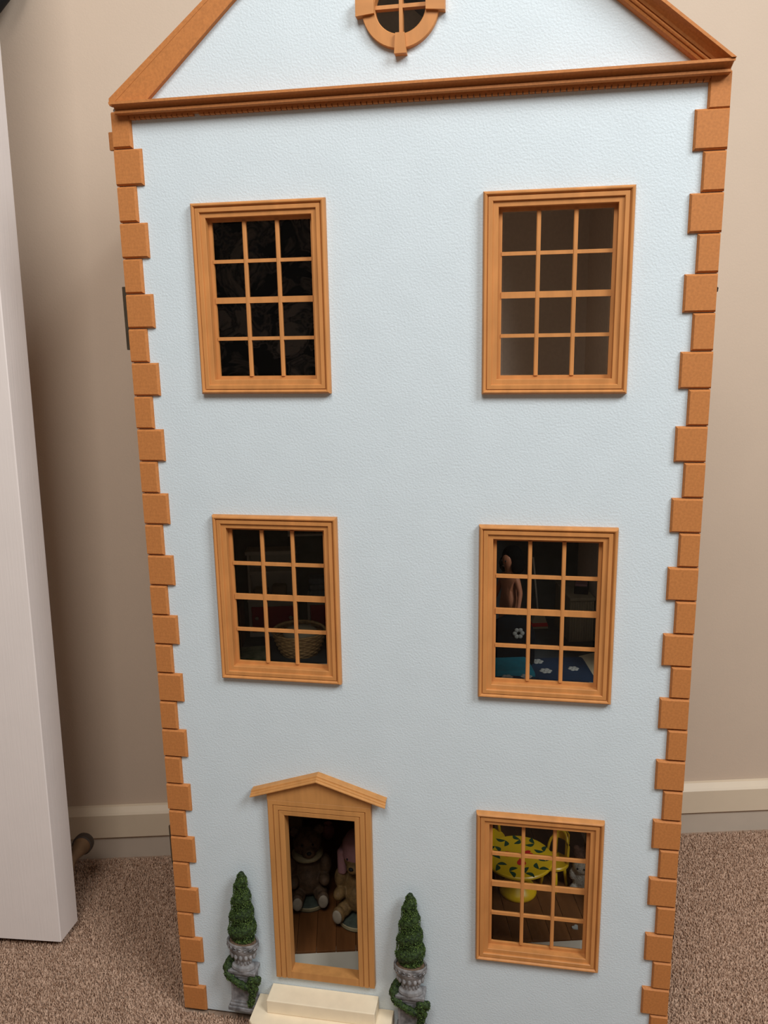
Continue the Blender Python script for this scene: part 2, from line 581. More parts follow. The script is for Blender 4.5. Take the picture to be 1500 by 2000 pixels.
cor = [(0, YW), (0, -0.0160), (0.0024, -0.0160), (0.0027, -0.0136), (0.0036, -0.0106), (0.0052, -0.0078), (0.0064, -0.0068), (0.0068, -0.0064),
       (0.0070, -0.0090), (0.0093, -0.0092), (0.0097, -0.0086), (0.0097, YW)]
cornice = mould('cornice', cor, [lambda d, y: (0.0068 + (0.0 if y < -0.015 else 0.0022), 1.0877 - d),
                                 lambda d, y: (0.5985 - (0.0 if y < -0.015 else 0.0018), 1.0877 - d)], house, M['mdf'])
obj('dentil_band', MB().box(0.0206, 0.5814, -0.0010, YW, 1.0766, 1.0770), M['mdf'], cornice)
cornice_fascia = MB().box(0.0207, 0.5813, -0.0014, YW, 1.0764, 1.0832)
obj('fascia', cornice_fascia, M['mdf'], cornice)
dm_ = MB().add([(0, YW, 0), (0.0046, YW, 0), (0.0046, -0.0014, 0), (0, -0.0014, 0), (0, YW, 0.0023), (0.0046, YW, 0.0023), (0.0046, -0.0014, 0.0023), (0, -0.0014, 0.0023)],
               [(0, 1, 2, 3), (4, 5, 6, 7), (0, 1, 5, 4), (1, 2, 6, 5), (2, 3, 7, 6), (3, 0, 4, 7)]).mesh('dentil')
dm_.materials.append(M['mdf'])
for k in range(98):
    if k == 12:
        continue
    link('dentil', dm_, None, cornice, (0.0212 + k * 0.005718, 0, 1.0741))

# gable rakes: a flat board on the left, a run of moulding on the right
lb = MB()
pl = [(0.0005, 1.0878), (0.0375, 1.0878), (0.1375, 1.1742), (0.300, 1.2985), (0.300, 1.3200), (0.1065, 1.1760), (0.0005, 1.0945)]
lb.sweep([[(x, -0.0015, z) for x, z in pl], [(x, YW, z) for x, z in pl]])
ln = MB()
rake = obj('rake_board', lb, M['mdf_side'], house)
pl2 = [(0.0003, 1.0880), (0.0025, 1.0880), (0.1095, 1.1738), (0.300, 1.3160), (0.300, 1.3202), (0.1065, 1.1762), (0.0003, 1.0946)]
obj('edge_strip', MB().sweep([[(x, -0.0018, z) for x, z in pl2], [(x, -0.0015, z) for x, z in pl2]]), M['mdf_side'], rake)
rk = [(0, YW), (0, -0.0175), (0.0032, -0.0175), (0.0038, -0.0150), (0.0060, -0.0105), (0.0095, -0.0068), (0.0122, -0.0056),
      (0.0125, -0.0040), (0.0135, -0.0040), (0.0138, -0.0062), (0.0155, -0.0070), (0.0168, -0.0062), (0.0172, -0.0040), (0.0184, -0.0046),
      (0.0205, -0.0036), (0.0214, -0.0018), (0.0218, YW)]
mould('rake_moulding', rk, [lambda d, y: (0.599 - d / 0.8, 1.0879), lambda d, y: (0.300, 1.0879 + 0.8 * 0.299 - d)], house, M['mdf'])

# round gable window
rw = MB()
N = 56
cx, cz = ROUND
rings = []
for i in range(N):
    a = 2 * math.pi * i / N
    ca, sa = math.cos(a), math.sin(a)
    rings.append([(cx + r * ca, y, cz + r * sa) for r, y in [(0.0370, YW), (0.0370, -0.0008), (0.0365, -0.0013), (0.0250, -0.0013), (0.0244, -0.0008), (0.0244, 0.0115), (0.0262, 0.0115), (0.0262, YW)]])
rwin = obj('round_window', rw.sweep(rings, closed=True), M['wood'], house)
key = MB()
kp = [(-0.0044, -0.0242), (0.0044, -0.0242), (0.0058, -0.0420), (-0.0058, -0.0420)]
key.sweep([[(x, -0.0046, z) for x, z in kp], [(x, YW, z) for x, z in kp]])
kme = key.mesh('keystone')
kme.materials.append(M['wood'])
key2 = MB()
kp = [(-0.0062, -0.0244), (0.0062, -0.0244), (0.0078, -0.0422), (-0.0078, -0.0422)]
key2.sweep([[(x, -0.0046, z) for x, z in kp], [(x, YW, z) for x, z in kp]])
kme2 = key2.mesh('keystone')
kme2.materials.append(M['wood'])
for k, me_ in ((0, kme), (1, kme2), (2, kme), (3, kme2)):
    link('keystone', me_, None, rwin, (cx, 0, cz), (0, R(90 * k), 0))
obj('muntin', MB().box(cx - 0.0016, cx + 0.0018, 0.0022, 0.0105, cz - 0.0246, cz + 0.0246), M['wood'], rwin)
obj('muntin', MB().box(cx - 0.0246, cx + 0.0246, 0.0028, 0.0105, cz - 0.0012, cz + 0.0022), M['wood'], rwin)
for sx, sz in ((1, 1), (-1, 1), (1, -1), (-1, -1)):
    arc = [(0.0008, 0.0008)] + [(0.0246 * math.cos(t), 0.0246 * math.sin(t)) for t in [R(2 + 86 * q / 8) for q in range(9)]]
    rs = [[(cx + sx * x, y, cz + sz * z) for x, z in arc] for y in (0.0106, 0.0114)]
    obj('pane', MB().sweep(rs), M['glass'], rwin)

# twelve-light windows
wprof = [(0.0000, YW), (0.0000, 0.0008), (0.0004, -0.0012), (0.0011, -0.0027), (0.0021, -0.0035), (0.0032, -0.0033), (0.0042, -0.0022), (0.0047, -0.0006),
         (0.0050, -0.0004), (0.0054, -0.0019), (0.0092, -0.0019), (0.0098, -0.0012), (0.0099, 0.0004), (0.0146, 0.0006), (0.0150, 0.0010),
         (0.0150, 0.0095), (0.0184, 0.0095), (0.0184, 0.0128), (0.0130, 0.0128), (0.0130, YW)]


def casing_mesh():
    secs = []
    for cxn, czn in ((0, 0), (1, 0), (1, 1), (0, 1)):
        secs.append([((WW - d) if cxn else d, y, (WH - d) if czn else d) for d, y in wprof])
    me = MB().sweep(secs, closed=True).mesh('window_frame', True)
    me.set_sharp_from_angle(angle=R(28))
    me.materials.append(M['wood'])
    return me


CAS = casing_mesh()
ix0, ix1, iz0, iz1 = 0.0182, WW - 0.0182, 0.0182, WH - 0.0182
vx = [ix0 + (ix1 - ix0) * k / 3 for k in range(4)]
vz = [iz0 + (iz1 - iz0) * k / 4 for k in range(5)]


def bar_mesh(name, mbx):
    me = mbx.mesh(name)
    me.materials.append(M['wood'])
    return me


VM = bar_mesh('muntin', MB().add([(-0.0021, 0.0122, iz0), (0.0021, 0.0122, iz0), (0.0021, 0.0088, iz0), (0.0012, 0.0080, iz0), (-0.0012, 0.0080, iz0), (-0.0021, 0.0088, iz0),
                                  (-0.0021, 0.0122, iz1), (0.0021, 0.0122, iz1), (0.0021, 0.0088, iz1), (0.0012, 0.0080, iz1), (-0.0012, 0.0080, iz1), (-0.0021, 0.0088, iz1)],
                                 [(0, 1, 2, 3, 4, 5), (6, 7, 8, 9, 10, 11)] + [(i, (i + 1) % 6, 6 + (i + 1) % 6, 6 + i) for i in range(6)]))
HM = bar_mesh('muntin', MB().box(ix0, ix1, 0.0086, 0.0122, -0.0018, 0.0018))
HR = bar_mesh('meeting_rail', MB().box(ix0, ix1, 0.0084, 0.0122, -0.0031, 0.0031))
pw, ph = (ix1 - ix0) / 3 - 0.0042, (iz1 - iz0) / 4 - 0.0034
PANE = MB().box(0, pw, 0.0112, 0.0120, 0, ph).mesh('pane')
PANE.materials.append(M['glass'])
for x, z, nm in WINS:
    fr = link('window_frame', CAS, None, house, (x, 0, z))
    for k in (1, 2):
        link('muntin', VM, None, fr, (vx[k], 0, 0))
    for k in (1, 3):
        link('muntin', HM, None, fr, (0, 0, vz[k]))
    link('meeting_rail', HR, None, fr, (0, 0, vz[2]))
    for a in range(3):
        for b in range(4):
            link('pane', PANE, None, fr, (vx[a] + 0.0021, 0, vz[b] + 0.0017))

# doorcase with pediment
DX0, DX1, DZ0, DZ1 = 0.1290, 0.2546, 0.0700, 0.3175
dprof = [(0.0, YW), (0.0, -0.0030), (0.0006, -0.0036), (0.0062, -0.0036), (0.0066, -0.0020), (0.0072, -0.0020), (0.0076, -0.0036),
         (0.0128, -0.0036), (0.0132, -0.0020), (0.0138, -0.0020), (0.0142, -0.0034), (0.0194, -0.0030), (0.0200, -0.0022), (0.0200, 0.0130), (0.0150, 0.0130), (0.0150, YW)]
secs = [[(DX0 + d, y, DZ0) for d, y in dprof], [(DX0 + d, y, DZ1 - d) for d, y in dprof],
        [(DX1 - d, y, DZ1 - d) for d, y in dprof], [(DX1 - d, y, DZ0) for d, y in dprof]]
doorcase = obj('doorcase', MB().sweep(secs), M['doorwood'], house)
obj('door_sill', MB().box(DX0 + 0.0200, DX1 - 0.0200, -0.0028, 0.0130, DZ0, DZ0 + 0.0095), M['doorwood'], doorcase)
pcx = 0.1915
fz = [(DX0, DZ1), (DX1, DZ1), (DX1, 0.3258), (pcx, 0.3462), (DX0, 0.3258)]
obj('frieze', MB().sweep([[(x, -0.0036, z) for x, z in fz], [(x, YW, z) for x, z in fz]]), M['doorwood'], doorcase)
pp = [(0, YW), (0, -0.0034), (0.0006, -0.0044), (0.0020, -0.0046), (0.0021, -0.0066), (0.0026, -0.0074), (0.0036, -0.0076), (0.0037, -0.0092),
      (0.0044, -0.0104), (0.0054, -0.0106), (0.0062, -0.0098), (0.0064, -0.0078), (0.0074, -0.0074), (0.0084, -0.0060), (0.0092, -0.0036), (0.0092, YW)]


def pend(side):
    def f(d, y):
        yy = min(y, -0.0036) if d > 0.006 else -0.0106
        half = 0.0655 + 0.0160 * ((-yy - 0.0036) / 0.0070)
        return (pcx + side * half, 0.3544 - 0.324 * half - d)
    return f


mould('pediment', pp, [pend(-1), lambda d, y: (pcx, 0.3544 - d), pend(1)], doorcase, M['doorwood'])

# hinges on the left edge and small catches on the right
for z0, z1, mt, x0 in ((1.0480, 1.0660, 'mdf', -0.0095), (0.8440, 0.9110, 'hinge', -0.0088), (0.2060, 0.2600, 'hinge', -0.0068)):
    hb = MB()
    hb.rbox(x0, 0.002, 0.0100, 0.0132, z0, z1, 0.0008)
    hg = obj('hinge', hb, M[mt], house)
    hk = MB()
    for q in range(3):
        a = z0 + (z1 - z0) * q / 3 + 0.0003
        hk.lathe([(0.0018, a), (0.0018, a + (z1 - z0) / 3 - 0.0006)], x0 + 0.0025, 0.0130, 10)
    obj('knuckle', hk, M[mt], hg)
for z0, z1 in ((0.8905, 0.8975), (0.1770, 0.1945)):
    ct = MB()
    ct.tube([(0.5985, 0.008, z0), (0.6004, 0.0065, z0 + 0.001), (0.6006, 0.0065, (z0 + z1) / 2), (0.5985, 0.008, z1)], 0.0012, 8)
    obj('catch', ct, M['black'], house)

# the carcass, standing square to the wall behind the opened front
def bpart(name, mb, mat, parent=house):
    return obj(name, mb, mat, parent, O if parent is house else (0, 0, 0), WALLROT if parent is house else (0, 0, 0))


FZ = 0.0668
uL, uR, vB = 0.004, 0.596, 0.300
for s, a, b in ((0, uL, uL + 0.010), (1, uR - 0.010, uR)):
    bpart('side_wall', MB().box(a, b, 0.0, vB + 0.006, FL, 1.0750), M['raw'])
gp = [(uL + 0.010, FL), (uR - 0.010, FL), (uR - 0.010, 1.0822), (0.300, 1.3110), (uL + 0.010, 1.0822)]
bpart('back_wall', MB().sweep([[(x, vB, z) for x, z in gp], [(x, vB + 0.006, z) for x, z in gp]]), M['raw'])
for s in (-1, 1):
    rp_ = [(0.300, 1.3115), (0.300, 1.3215), (0.300 + s * 0.306, 1.3215 - 0.8 * 0.306), (0.300 + s * 0.296, 1.3115 - 0.8 * 0.296 + 0.0015)]
    bpart('roof_panel', MB().sweep([[(x, 0.003, z) for x, z in rp_], [(x, vB + 0.010, z) for x, z in rp_]]), M['roof'])
bpart('plinth', MB().box(uL + 0.010, uR - 0.010, -0.0012, 0.010, FL, FZ - 0.0036), M['plinth'])
g0 = bpart('ground_floor', MB().box(uL + 0.010, uR - 0.010, 0.010, vB, FZ - 0.012, FZ - 0.0035), M['plank'])
npl = 22
pwid = (uR - uL - 0.020) / npl
PLK = [MB().rbox(0.0002, pwid - 0.0002, -0.0014, vB - 0.001, -0.0034, 0.0, 0.0004).mesh('plank') for _ in range(1)][0]
PLK.materials.append(M['plank'])
for k in range(npl):
    link('plank', PLK, None, g0, (uL + 0.010 + k * pwid, 0, FZ - random.uniform(0, 0.0003)))
for z, nm in ((0.405, 'first_floor'), (0.740, 'second_floor'), (1.083, 'attic_floor')):
    fo_ = bpart(nm, MB().box(uL + 0.010, uR - 0.010, 0.004, vB, z - 0.007, z), M['raw'])
    if nm == 'first_floor':
        obj('added_dark_sheet', MB().box(uL + 0.0105, 0.2965, 0.150, vB - 0.001, z - 0.0002, z + 0.0003), M['darkroom'], fo_)  # added sheet, cut short so bare pale floor by the window bounces light
        obj('added_dark_sheet', MB().box(0.3035, uR - 0.0105, 0.0045, vB - 0.001, z - 0.0002, z + 0.0003), M['darkroom'], fo_)  # added dark sheet, keeps the lit pale board beneath from showing
bpart('partition_wall', MB().box(0.297, 0.303, 0.004, vB, FZ, 1.076), M['raw'])
bpart('wallpaper', MB().box(uL + 0.0102, 0.2968, vB - 0.0008, vB - 0.0001, 0.7402, 1.0755), M['wallpaper'])
bpart('wallpaper', MB().box(uL + 0.0102, uL + 0.0109, 0.005, vB - 0.001, 0.7402, 1.0755), M['wallpaper'])
bpart('wallpaper', MB().box(uL + 0.0102, 0.2968, vB - 0.0008, vB - 0.0001, 0.4052, 0.7325), M['greypaper'])
bpart('wallpaper', MB().box(0.3032, uR - 0.0102, vB - 0.0008, vB - 0.0001, 0.4052, 0.7325), M['slatepaper'])
bpart('wallpaper', MB().box(0.3032, uR - 0.0102, vB - 0.0008, vB - 0.0001, FZ + 0.0002, 0.3975), M['darkroom'])


def at(u, v, z=0.0):
    return O + U * u * mm + V * v * mm + Vector((0, 0, z * mm))


# ------------------------------------------------------------------ outside the front door
def rough_box(mb, *a):
    mb.rbox(*a, 0.0012)


st = empty('front_steps', (0.190, -0.02, FL))
tag(st, 'cream painted two-tier wooden steps below the dollhouse door, front corner chipped', 'steps')
s1 = MB()
ch = 0.010
lo = [(0.103, YW - 0.0005), (0.103, -0.0385), (0.1075, -0.0430), (0.277, -0.0430), (0.277, YW - 0.0005)]
s1.sweep([[(x - 0.190, y + 0.02, 0.0) for x, y in lo], [(x - 0.190, y + 0.02, 0.0385) for x, y in lo],
          [((x - 0.190) * 0.994, (y + 0.02) * 0.98 if y < 0 else y + 0.02, 0.0398) for x, y in lo]])
obj('lower_step', s1, M['step'], st)
obj('chipped_corner', MB().sweep([[(0.1031 - 0.190, -0.0384 + 0.02, z), (0.1076 - 0.190, -0.0432 + 0.02, z), (0.1018 - 0.190, -0.0428 + 0.02, z)] for z in (0.0, 0.033)]), M['rawchip'], st, label='bare brown chip on the front corner')
s2 = MB()
s2.rbox(0.1215 - 0.190, 0.2580 - 0.190, -0.0245 + 0.02, YW - 0.0005 + 0.02, 0.0400, 0.0583, 0.0010)
obj('upper_step', s2, M['step'], st)


def topiary(loc, lean):
    """flat-backed resin topiary: squashed lathe forms against the facade, local origin on the wall plane"""
    root = empty('potted_topiary', loc, (0, R(lean), 0))
    ys, ay = 0.62, -0.0128
    p = MB()
    p.rbox(-0.0185, 0.0185, -0.0215, -0.0005, 0.000, 0.0055, 0.0010)
    p.rbox(-0.0170, 0.0170, -0.0200, -0.0005, 0.0050, 0.0095, 0.0014)
    p.box(-0.0145, 0.0145, -0.0175, -0.0005, 0.0090, 0.0530)
    p.box(-0.0145, -0.0115, -0.0188, -0.0170, 0.0100, 0.0520)
    p.box(0.0115, 0.0145, -0.0188, -0.0170, 0.0100, 0.0520)
    p.box(-0.0115, 0.0115, -0.0188, -0.0170, 0.0100, 0.0125)
    p.box(-0.0115, 0.0115, -0.0188, -0.0170, 0.0490, 0.0520)
    p.rbox(-0.0165, 0.0165, -0.0200, -0.0005, 0.0520, 0.0550, 0.0008)
    p.rbox(-0.0178, 0.0178, -0.0212, -0.0005, 0.0545, 0.0590, 0.0008)
    obj('pedestal', p, M['stonedark'], root)
    u = MB()
    u.lathe([(0.0005, 0.0588), (0.0140, 0.0588), (0.0152, 0.0610), (0.0140, 0.0640), (0.0104, 0.0650), (0.0090, 0.0680), (0.0100, 0.0720),
             (0.0128, 0.0770), (0.0158, 0.0830), (0.0178, 0.0870), (0.0186, 0.0880), (0.0188, 0.0900), (0.0200, 0.0960), (0.0203, 0.0985), (0.0196, 0.1000), (0.0178, 0.0990), (0.0172, 0.0960), (0.0005, 0.0955)],
            0, ay, 28, ys)
    ur = obj('urn', u, M['stone'], root, auto=35)
    g = MB()
    for k in range(14):
        a = 2 * math.pi * (k + 0.5) / 14
        g.ball((0.0150 * math.cos(a), ay + 0.0150 * ys * math.sin(a), 0.0800), (0.0024, 0.0020, 0.0042), 8, 6)
    for k in range(14):
        a = 2 * math.pi * (k + 0.5) / 14
        g.ball((0.0100 * math.cos(a), ay + 0.0100 * ys * math.sin(a), 0.0700), (0.0014, 0.0012, 0.0030), 6, 5)
    obj('gadroons', g, M['stone'], ur, smooth=True)
    c = MB()
    for k in range(18):
        a = 2 * math.pi * (k + 0.5) / 18
        ctr = Vector((0.0196 * math.cos(a), ay + 0.0196 * ys * math.sin(a), 0.0935))
        t = Vector((-math.sin(a), math.cos(a), 0))
        c.tube([ctr + (t * math.cos(w) + Vector((0, 0, 1)) * math.sin(w)) * 0.0021 for w in [R(60 * q) for q in range(7)]], 0.0008, 5)
    obj('carved_band', c, M['stone'], ur, smooth=True)
    so = MB()
    so.lathe([(0.0005, 0.0972), (0.0174, 0.0972), (0.0165, 0.0985), (0.0005, 0.0995)], 0, ay, 20, ys)
    obj('soil', so, M['soil'], root)
    # spiral-clipped shrub: a bulging helix of foliage round a tapering core
    rnd = random.Random(5)
    core = [(0.0105, 0.0985), (0.0125, 0.106), (0.0122, 0.120), (0.0110, 0.135), (0.0100, 0.150), (0.0082, 0.165), (0.0062, 0.180), (0.0046, 0.190), (0.0030, 0.195)]
    fo = MB()
    fo.lathe([(r * 1.12, z) for r, z in core], 0, ay, 18, 0.66)
    turns, zz0, zz1 = 4.2, 0.101, 0.192
    leaves = MB()

    def rad(z):
        t = (z - zz0) / (zz1 - zz0)
        return 0.0158 * (1 - t) ** 0.62 + 0.0042 if t > 0.12 else 0.0150 + 0.018 * t
    n = 120
    for k in range(n):
        t = k / (n - 1)
        z = zz0 + (zz1 - zz0) * t
        a = t * turns * 2 * math.pi + 0.6
        rr = rad(z)
        b = 0.0062 * (1 - t) + 0.0038
        fo.ball((math.cos(a) * (rr - b * 0.9), ay + math.sin(a) * (rr - b * 0.9) * 0.62, z), (b, b * 0.8, b * 0.95), 10, 7)
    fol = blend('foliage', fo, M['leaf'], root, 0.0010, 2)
    tx = bpy.data.textures.get('leaf_lumps') or bpy.data.textures.new('leaf_lumps', 'CLOUDS')
    tx.noise_scale = 0.0028
    dp = fol.modifiers.new('lumps', 'DISPLACE')
    dp.texture = tx
    dp.strength = 0.0030
    dp.mid_level = 0.55
    for k in range(1700):
        t = rnd.random() ** 1.25
        z = zz0 + (zz1 - zz0) * t
        a = rnd.uniform(math.pi * 0.95, math.pi * 2.05)
        ph = (t * turns * 2 * math.pi + 0.6 - a) % (2 * math.pi)
        ph = min(ph, 2 * math.pi - ph) / math.pi
        r0 = rad(z) - 0.0022 * ph + 0.0002
        p0 = Vector((math.cos(a) * r0, ay + math.sin(a) * r0 * 0.66, z))
        nrm = Vector((math.cos(a), math.sin(a), rnd.uniform(-0.6, 0.5))).normalized()
        sd = nrm.cross(Vector((rnd.uniform(-1, 1), rnd.uniform(-1, 1), 1))).normalized()
        l, w = rnd.uniform(0.0013, 0.0024), rnd.uniform(0.0005, 0.0009)
        up = nrm.cross(sd).normalized()
        tip = p0 + nrm * 0.0006 + up * -l * 0.6
        leaves.add([p0 - sd * w, p0 + up * l * 0.5 + nrm * 0.0004, p0 + sd * w, tip + nrm * 0.0005, p0 - nrm * 0.0006], [(0, 1, 4), (1, 2, 4), (2, 3, 4), (3, 0, 4), (0, 3, 2, 1)])
    lv = obj('leaf_tips', leaves, M['leaflight'], fol)
    lv['kind'] = 'stuff'
    # ivy garland draped across the pedestal
    iv = MB()
    path = [(-0.0150, -0.0060, 0.0665), (-0.0185, -0.0100, 0.0635), (-0.0200, -0.0140, 0.0575), (-0.0180, -0.0190, 0.0515), (-0.0120, -0.0212, 0.0475),
            (-0.0050, -0.0218, 0.0440), (0.0020, -0.0218, 0.0405), (0.0080, -0.0218, 0.0380)]
    ivl = MB()

    def sprig(c, r, k):
        for _ in range(k):
            d = Vector((rnd.uniform(-1, 1), rnd.uniform(-1.2, -0.1), rnd.uniform(-0.8, 1))).normalized()
            p0 = Vector(c) + d * (r + 0.0002)
            sd = d.cross(Vector((rnd.uniform(-1, 1), rnd.uniform(-1, 1), rnd.uniform(-1, 1)))).normalized()
            up = d.cross(sd).normalized()
            l, w = rnd.uniform(0.0012, 0.0022), rnd.uniform(0.0005, 0.0009)
            ivl.add([p0 - sd * w, p0 + up * l * 0.5 + d * 0.0004, p0 + sd * w, p0 - up * l * 0.6 + d * 0.0010, p0 - d * 0.0006], [(0, 1, 4), (1, 2, 4), (2, 3, 4), (3, 0, 4), (0, 3, 2, 1)])
    for i in range(len(path) - 1):
        for q in range(3):
            p_ = Vector(path[i]).lerp(Vector(path[i + 1]), q / 3)
            r_ = rnd.uniform(0.0036, 0.0052) * (1.25 if i < 3 else 1.0)
            iv.ball(p_, r_, 9, 6)
            sprig(p_, r_, 7)
    for q in range(34):
        t = q / 33
        p_ = Vector((0.0175 - 0.0055 * t + rnd.uniform(-0.0042, 0.0036) * (1.15 - 0.75 * t), -0.0195, 0.0510 - 0.040 * t))
        r_ = rnd.uniform(0.0034, 0.0052) * (1.15 - 0.35 * t)
        iv.ball(p_, r_, 9, 6)
        sprig(p_, r_, 6)
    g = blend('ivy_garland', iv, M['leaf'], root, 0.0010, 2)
    dp = g.modifiers.new('lumps', 'DISPLACE')
    dp.texture = tx
    dp.strength = 0.0022
    dp.mid_level = 0.5
    il = obj('leaf_tips', ivl, M['leaflight'], g)
    il['kind'] = 'stuff'
    return root


t1 = topiary((0.0860, YW, 0.0235), 1.9)
tag(t1, 'spiral-clipped topiary in a grey stone urn on pedestal, left of the dollhouse door', 'topiary', 'topiaries either side of the dollhouse door')
t2 = copy_tree(t1)
t2.location = (0.2995, YW, 0.0175)
t2.rotation_euler = (0, R(0.3), 0)
tag(t2, 'spiral-clipped topiary in a grey stone urn on pedestal, right of the cream steps', 'topiary', 'topiaries either side of the dollhouse door')

# ------------------------------------------------------------------ door stop and the dark corner bag
ds = empty('door_stop', (-0.2290, 0.1203, 0.0985), Vector((-0.0120, 0.0700, -0.0075)).to_track_quat('Z', 'Y').to_euler())
tag(ds, 'dark brown turned door stop on the back of the white room door', 'door stop')
obj('stem', MB().lathe([(0.0045, 0.0), (0.0110, 0.0), (0.0110, 0.003), (0.0072, 0.006), (0.0072, 0.022), (0.0084, 0.034), (0.0112, 0.050), (0.0135, 0.060)], 0, 0, 24), M['stop'], ds, auto=40)
obj('cap', MB().lathe([(0.0130, 0.0590), (0.0152, 0.0600), (0.0156, 0.0650), (0.0150, 0.0720), (0.0128, 0.0750), (0.0060, 0.0760)], 0, 0, 24), M['stopcap'], ds, auto=40)
wallpt = at(-255, (WD + 0.014) * 1000, 1440)
hb_ = empty('hanging_bag', at(-268, (WD - 0.025) * 1000, 1257), WALLROT)
tag(hb_, 'black soft bag hanging at the top left corner of the wall', 'bag')

# ------------------------------------------------------------------ things inside, ground floor
G = FZ * 1000


def bear(loc, rz, fur, scale, label, seat_r):
    root = empty('bear_figurine', loc, (0, 0, rz))
    s = scale
    b = MB()
    b.lathe([(seat_r * 0.96 * s, 0.0), (seat_r * s, 0.002 * s), (seat_r * s, 0.0055 * s), (seat_r * 0.95 * s, 0.0075 * s), (seat_r * 0.6 * s, 0.009 * s), (0.0005, 0.0095 * s)], 0, 0, 32)
    ba = obj('base', b, M['mossbase'], root, auto=40)
    obj('base_rim', MB().lathe([(seat_r * 0.99 * s, 0.0012 * s), (seat_r * 1.02 * s, 0.002 * s), (seat_r * 1.02 * s, 0.0052 * s), (seat_r * 0.985 * s, 0.006 * s)], 0, 0, 32), M['rim'], ba, auto=40)
    f = MB()
    f.ball((0, 0.006 * s, 0.034 * s), (0.019 * s, 0.016 * s, 0.026 * s))
    f.ball((0, 0.002 * s, 0.028 * s), (0.016 * s, 0.017 * s, 0.019 * s))
    f.ball((0, 0.001 * s, 0.074 * s), (0.0165 * s, 0.0155 * s, 0.0155 * s))
    f.ball((0.001 * s, -0.013 * s, 0.070 * s), (0.0080 * s, 0.0075 * s, 0.0065 * s))
    for q in (-1, 1):
        f.ball((q * 0.0135 * s, 0.003 * s, 0.086 * s), (0.0058 * s, 0.0035 * s, 0.0058 * s))
        f.ball((q * 0.019 * s, -0.002 * s, 0.046 * s), (0.0075 * s, 0.0080 * s, 0.0125 * s))
        f.ball((q * 0.017 * s, -0.011 * s, 0.034 * s), (0.0065 * s, 0.0095 * s, 0.0065 * s))
        f.ball((q * 0.012 * s, -0.010 * s, 0.017 * s), (0.0080 * s, 0.0130 * s, 0.0080 * s))
        f.ball((q * 0.014 * s, -0.021 * s, 0.016 * s), (0.0070 * s, 0.0050 * s, 0.0095 * s))
    blend('body', f, fur, root, 0.0012, 3)
    for q in (-1, 1):
        obj('paw_pad', MB().ball((q * 0.014 * s, -0.0252 * s, 0.016 * s), (0.0055 * s, 0.0020 * s, 0.0080 * s)), M['paw'], root, smooth=True)
        obj('eye', MB().ball((q * 0.0058 * s, -0.0135 * s, 0.0785 * s), 0.0013 * s, 8, 6), M['black'], root, smooth=True)
    obj('nose', MB().ball((0.001 * s, -0.0200 * s, 0.0725 * s), (0.0028 * s, 0.0018 * s, 0.0020 * s), 10, 6), M['black'], root, smooth=True)
    tag(root, label, 'figurine')
    return root


b1 = bear(at(157, 97, G), ANG + R(6), M['bearbrown'], 1.28, 'dark brown seated bear figurine on a round mossy base inside the doorway', 0.0205)
sc_ = MB()
sc_.lathe([(0.0170, 0.0760), (0.0218, 0.0755), (0.0222, 0.0780), (0.0190, 0.0820)], 0, 0.0005, 24)
obj('scarf', sc_, M['rim'], b1, auto=40)
b2 = bear(at(228, 56, G), ANG - R(25), M['bearfawn'], 1.30, 'fawn bear figurine in a pink bonnet, half hidden by the door frame', 0.0225)
bo = MB()
bo.lathe([(0.0222, 0.095), (0.0242, 0.102), (0.0220, 0.118), (0.0160, 0.128), (0.0005, 0.131)], 0, 0.005, 24)
bo.rbox(-0.027, -0.015, -0.012, 0.010, 0.070, 0.108, 0.004)
obj('bonnet', bo, M['pink'], b2, auto=50)
pb = empty('pink_vase', at(181, 243, G))
tag(pb, 'small shiny pink round vase behind the bear figurines', 'vase')
obj('body', MB().lathe([(0.0055, 0.0), (0.0080, 0.003), (0.0105, 0.010), (0.0098, 0.017), (0.0060, 0.022), (0.0052, 0.0245), (0.0064, 0.0265), (0.0050, 0.0262), (0.0005, 0.022)], 0, 0, 24), M['pinkgloss'], pb, auto=60)
cb = empty('cream_box', at(112, 274, G), WALLROT)
tag(cb, 'plain cream box against the back wall behind the door', 'box')
obj('box_body', MB().rbox(-0.026, 0.026, -0.018, 0.018, 0.0, 0.052, 0.001), M['creambox'], cb)
obj('lid', MB().rbox(-0.0268, 0.0268, -0.0188, 0.0188, 0.0505, 0.060, 0.001), M['creambox'], cb)

# yellow painted table and chairs
tb = empty('round_table', at(457, 97, G), WALLROT)
tag(tb, 'round yellow pedestal table painted with green leaves and red hearts', 'table')
obj('pedestal_base', MB().lathe([(0.0255, 0.0), (0.0265, 0.0015), (0.0265, 0.0045), (0.0240, 0.0085), (0.0165, 0.0160), (0.0090, 0.0230), (0.0062, 0.0300), (0.0055, 0.0400), (0.0075, 0.0480), (0.0150, 0.0525)], 0, 0, 32), M['yellow'], tb, auto=40)
tt = obj('tabletop', MB().lathe([(0.0150, 0.0515), (0.0470, 0.0520), (0.0490, 0.0535), (0.0490, 0.0560), (0.0475, 0.0575), (0.0005, 0.0575)], 0, 0, 48), M['yellow'], tb, auto=40)


def flat_leaf(mb, cx_, cy_, a, l, w, z):
    n = 7
    up, dn = [], []
    for i in range(n):
        t = i / (n - 1)
        hw = w * math.sin(math.pi * t) ** 0.8
        bend = 0.18 * l * math.sin(math.pi * t)
        x, y = l * t, bend
        up.append((x, y + hw))
        dn.append((x, y - hw))
    poly = up + dn[::-1][1:-1]
    ca, sa = math.cos(a), math.sin(a)
    P = [(cx_ + x * ca - y * sa, cy_ + x * sa + y * ca) for x, y in poly]
    mb.sweep([[(x, y, z) for x, y in P], [(x, y, z + 0.00025) for x, y in P]])


